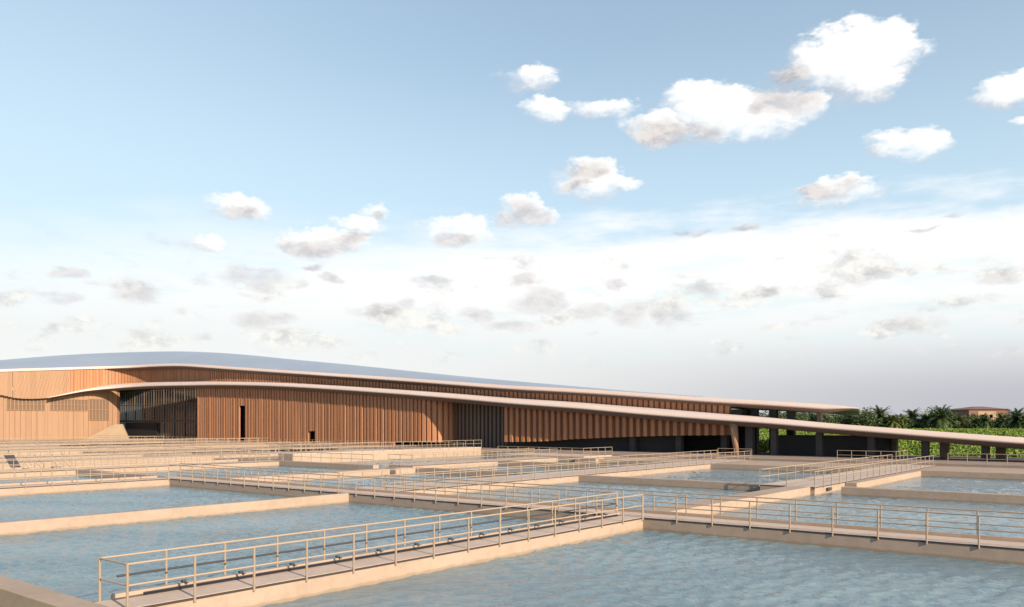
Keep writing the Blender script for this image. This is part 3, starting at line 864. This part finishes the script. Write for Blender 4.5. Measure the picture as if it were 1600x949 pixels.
# ------------------------------------------------------------------ vegetation
def frond(mb, base, az_, tilt, length, leaf, droop, nseg=9):
    d = Vector((math.cos(az_), math.sin(az_), 0)); up = Vector((0, 0, 1)); sd_ = Vector((-math.sin(az_), math.cos(az_), 0))
    p = Vector(base); ang = tilt; pts = [p.copy()]
    for i in range(nseg):
        p = p + (d * math.cos(ang) + up * math.sin(ang)) * (length / nseg); ang -= droop / nseg; pts.append(p.copy())
    for i in range(1, nseg + 1):
        for k2 in (0, .5):
            q = pts[i - 1].lerp(pts[i], k2); t = (i - 1 + k2) / nseg
            dirv = (pts[i] - pts[i - 1]).normalized()
            ll = leaf * (math.sin(math.pi * min(1, .12 + t * .88)) ** .6) + .1
            for s_ in (-1, 1):
                tip = q + (sd_ * s_ * .8 + dirv * .75 + Vector((0, 0, random.uniform(-.35, .1)))) .normalized() * ll
                wv = dirv * .13
                mb.quad(q - wv, q + wv, tip)
    for i in range(nseg):
        mb.quad(pts[i] - sd_ * .04, pts[i] + sd_ * .04, pts[i + 1] + sd_ * .03, pts[i + 1] - sd_ * .03)
def palm_meshes(seed, crown_r, nfr, mleaf):
    random.seed(seed)
    mb = MB()
    for i in range(nfr):
        t = i / nfr
        tilt = R(80 - 115 * t + random.uniform(-8, 8))
        frond(mb, (0, 0, 0), i * 2.39996 + random.uniform(-.2, .2), tilt, crown_r * random.uniform(.85, 1.12), .75, R(55 + 35 * t), 9)
    me = bpy.data.meshes.new('crown'); me.from_pydata([tuple(v) for v in mb.v], [], mb.f); me.materials.append(mleaf)
    return me
crowns = [palm_meshes(1, 4.3, 80, M['palm_leaf']), palm_meshes(2, 4.0, 72, M['palm_leaf']), palm_meshes(3, 3.6, 64, M['palm_leaf_light'])]
def trunk_mesh(h):
    mb = MB(); n = 7
    for i in range(n): mb.tube((0, 0, h * i / n), (0, 0, h * (i + 1) / n), .34 - .01 * i, 8, .29 - .01 * i)
    me = bpy.data.meshes.new('trunk'); me.from_pydata([tuple(v) for v in mb.v], [], mb.f); me.materials.append(M['trunk']); return me
tmesh = trunk_mesh(1.0)
def gz(p):
    return ground_z(p.dot(AX), p.dot(BX))
random.seed(11)
def palm(x, D, ytop, kind, label, s=1.0):
    p = Vector(((x - 800) / 1294. * D, D, 0)); g_ = gz(p)
    top = CAM_H - (ytop - 660) / 1294. * D
    hc = max(.8, top - 3.6 * s - g_)
    r = empty('palm_tree', (p.x, p.y, g_), label, 'palm tree', 'palms on the grass bank')
    c_ = bpy.data.objects.new('crown', crowns[kind]); col.objects.link(c_); c_.parent = r; c_.location = (0, 0, hc); c_.scale = (s, s, s)
    c_.rotation_euler = (0, 0, random.uniform(0, 6.28))
    t_ = bpy.data.objects.new('trunk', tmesh); col.objects.link(t_); t_.parent = r; t_.scale = (1, 1, hc + .15); t_.location = (0, 0, -.1)
palm(1375, 235, 633, 0, 'tall dark palm, leftmost in the clear right of the upper roof tip', 1.0)
palm(1394, 232, 642, 2, 'yellow-green palm beside the tall dark leftmost palm', .95)
palm(1356, 238, 641, 1, 'dark low palm partly behind the upper roof tip', .85)
palm(1426, 242, 636, 1, 'dark palm in the middle of the palm row', 1.0)
palm(1446, 236, 641, 2, 'thin feathery palm right of the middle one', .85)
palm(1470, 230, 632, 0, 'broad palm with spreading fronds, tallest right of the middle', 1.1)
palm(1490, 240, 643, 1, 'dark low palm right of the broad spreading palm', .85)
palm(1408, 246, 646, 0, 'small dark palm behind the yellow-green one', .8)
palm(1588, 225, 636, 0, 'large palm at the right edge in front of the brown house', 1.0)
palm(1566, 236, 643, 1, 'low dark palm left of the right-edge palm', .85)
palm(1608, 222, 640, 2, 'yellow-green palm cut by the right edge', .9)
palm(1538, 238, 645, 1, 'low palm in front of the brown house', .75)
palm(1500, 236, 645, 2, 'yellow-green palm just left of the cream house', .8)
palm(1458, 246, 642, 1, 'small dark palm squeezed left of the broad spreading palm', .75)
palm(1524, 232, 650, 1, 'smallest dark palm under the left corner of the brown house', .7)
palm(1340, 232, 648, 2, 'yellow-green palm right under the upper roof tip', .8)
def bush_mesh(seed, rx, rz, n, lm):
    random.seed(seed); mb = MB()
    cl = [(random.uniform(-.7, .7) * rx, random.uniform(-.7, .7) * rx, random.uniform(.2, .85) * rz, random.uniform(.25, .5)) for _ in range(14)]
    for i in range(n):
        cx, cy, cz, cr = random.choice(cl)
        v = Vector((random.gauss(0, 1), random.gauss(0, 1), random.gauss(0, 1))).normalized() * (random.random() ** .4)
        p = Vector((cx + v.x * cr * rx, cy + v.y * cr * rx, max(.1, cz + v.z * cr * rz)))
        u = Vector((random.gauss(0, 1), random.gauss(0, 1), random.gauss(0, .6))).normalized()
        w = u.cross(Vector((random.gauss(0, 1), random.gauss(0, 1), random.gauss(0, 1)))).normalized()
        l_ = random.uniform(.22, .42); mb.quad(p - u * l_, p + w * l_ * .35, p + u * l_, p - w * l_ * .35)
    me = bpy.data.meshes.new('foliage'); me.from_pydata([tuple(v) for v in mb.v], [], mb.f); me.materials.append(lm); return me
bmeshes = [bush_mesh(5, 4.2, 4.2, 2600, M['bush_leaf']), bush_mesh(6, 3.6, 3.6, 2200, M['palm_leaf']), bush_mesh(8, 4.0, 3.4, 2200, M['palm_leaf_light'])]
def stem_mesh():
    mb = MB(); mb.tube((0, 0, -.1), (0, 0, 1.6), .16, 7, .09)
    for i in range(6):
        a_ = i * 1.1; mb.tube((0, 0, .9 + .1 * i), (math.cos(a_) * 1.5, math.sin(a_) * 1.5, 2.3 + .12 * i), .08, 5, .03)
    me = bpy.data.meshes.new('trunk'); me.from_pydata([tuple(v) for v in mb.v], [], mb.f); me.materials.append(M['trunk']); return me
smesh = stem_mesh()
random.seed(21)
bx_ = []
x = 1150
i = 0
where = ['seen between the two roofs', 'seen below the upper roof tip', 'among the palms', 'by the brown house']
while x < 1640:
    D = 238 + random.uniform(-5, 12)
    bx_.append((x, D)); x += random.uniform(15, 21)
for i, (x, D) in enumerate(bx_):
    p = Vector(((x - 800) / 1294. * D, D, 0)); g_ = gz(p)
    reg = where[0] if x < 1270 else where[1] if x < 1355 else where[2] if x < 1500 else where[3]
    kd = random.choice((0, 0, 1, 2)); tone = ('mid green', 'dark green', 'pale yellow-green')[kd]
    r = empty('round_tree', (p.x, p.y, g_), 'x', 'tree', 'bushy trees on the grass bank')
    nth = ['first','second','third','fourth','fifth','sixth','seventh','eighth','ninth','tenth','eleventh','twelfth','thirteenth','fourteenth','fifteenth','sixteenth','seventeenth','eighteenth','nineteenth','twentieth']
    n_ = i
    r['label'] = '%s bushy tree %s, %s from the left' % (tone, reg, nth[n_] if n_ < 20 else 'twenty-' + nth[n_ - 20])
    s = random.uniform(.72, 1.0)
    s *= 1.5 if x < 1265 else 1.22
    c_ = bpy.data.objects.new('foliage', bmeshes[kd]); col.objects.link(c_); c_.parent = r; c_.scale = (s, s, s); c_.rotation_euler = (0, 0, random.uniform(0, 6))
    t_ = bpy.data.objects.new('trunk', smesh); col.objects.link(t_); t_.parent = r; t_.scale = (s, s, s)

# leafy ground cover on the bank, nobody could count it
random.seed(31)
mb = MB()
n = 0
while n < 80000:
    x = random.uniform(1120, 1640); D = 98 + 142 * random.random() ** 1.2
    p = Vector(((x - 800) / 1294. * D, D, 0))
    a_, b_ = p.dot(AX), p.dot(BX)
    if a_ < 119.3: continue
    nn = mnoise.noise(Vector((p.x * .16, p.y * .16, 0)))
    if nn < -.28 and random.random() < .7: continue
    hh = .2 + .5 * max(0, nn + .25)
    q = Vector((p.x, p.y, ground_z(a_, b_) + random.random() * hh))
    u = Vector((random.gauss(0, 1), random.gauss(0, 1), random.gauss(0, .8))).normalized()
    w = u.cross(Vector((random.gauss(0, 1), random.gauss(0, 1), random.gauss(0, 1)))).normalized()
    l_ = random.uniform(.14, .30)
    mb.quad(q - u * l_, q + w * l_ * .45, q + u * l_, q - w * l_ * .45); n += 1
tag(mb.build('ground_cover', 'cover', fixn=False), 'bright green leafy ground cover on the bank behind the pavilion', 'ground cover', kind='stuff')

# ------------------------------------------------------------------ far houses
def house(x0, x1, ytop, yeave, D, mwall, mroof, label, depth=14, flat=False, wins=()):
    X0, X1 = (x0 - 800) / 1294. * D, (x1 - 800) / 1294. * D
    zt = CAM_H - (ytop - 660) / 1294. * D; ze = CAM_H - (yeave - 660) / 1294. * D
    r = empty('house', ((X0 + X1) / 2, D, -.5), label, 'house')
    mb = MB(); mb.hexa([(X0, D, -.5), (X1, D, -.5), (X1, D + depth, -.5), (X0, D + depth, -.5)], [(X0, D, ze), (X1, D, ze), (X1, D + depth, ze), (X0, D + depth, ze)])
    mb.build('wall', mwall, r)
    e = .7; mb = MB()
    if flat:
        mb.hexa([(X0 - e, D - e, ze + .004), (X1 + e, D - e, ze + .004), (X1 + e, D + depth + e, ze + .004), (X0 - e, D + depth + e, ze + .004)], [(X0 - e, D - e, zt), (X1 + e, D - e, zt), (X1 + e, D + depth + e, zt), (X0 - e, D + depth + e, zt)])
    else:
        k = min(depth, X1 - X0) * .42
        mb.hexa([(X0 - e, D - e, ze + .004), (X1 + e, D - e, ze + .004), (X1 + e, D + depth + e, ze + .004), (X0 - e, D + depth + e, ze + .004)], [(X0 + k, D + k, zt), (X1 - k, D + k, zt), (X1 - k, D + depth - k, zt), (X0 + k, D + depth - k, zt)])
    mb.build('roof', mroof, r)
    for (wx0, wx1, wy0, wy1, wm) in wins:
        a0, a1 = (wx0 - 800) / 1294. * D, (wx1 - 800) / 1294. * D
        z0, z1 = CAM_H - (wy1 - 660) / 1294. * D, CAM_H - (wy0 - 660) / 1294. * D
        mb = MB(); mb.hexa([(a0, D - .12, z0), (a1, D - .12, z0), (a1, D - .003, z0), (a0, D - .003, z0)], [(a0, D - .12, z1), (a1, D - .12, z1), (a1, D - .003, z1), (a0, D - .003, z1)])
        mb.build('window' if wm != 'cream' else 'bay', wm, r)
house(1514, 1578, 635, 640, 330, 'brick', 'tile', 'brown two-storey house with low hipped roof behind the palms at right', 18, wins=((1528, 1556, 643, 662, 'flank'), (1532, 1538, 648, 653, 'glass'), (1546, 1551, 648, 653, 'glass'), (1518, 1523, 646, 652, 'glass'), (1563, 1569, 646, 652, 'glass')))
house(1499, 1512, 644.5, 646, 345, 'cream', 'cream', 'small cream house just left of the brown house', 10, flat=True, wins=((1503, 1506, 650, 654, 'glass'),))
house(1338, 1362, 642.5, 644.5, 330, 'cream', 'tile', 'low flat-roofed pale house behind the upper roof tip', 16, flat=True, wins=((1344, 1350, 647, 652, 'glass'),))
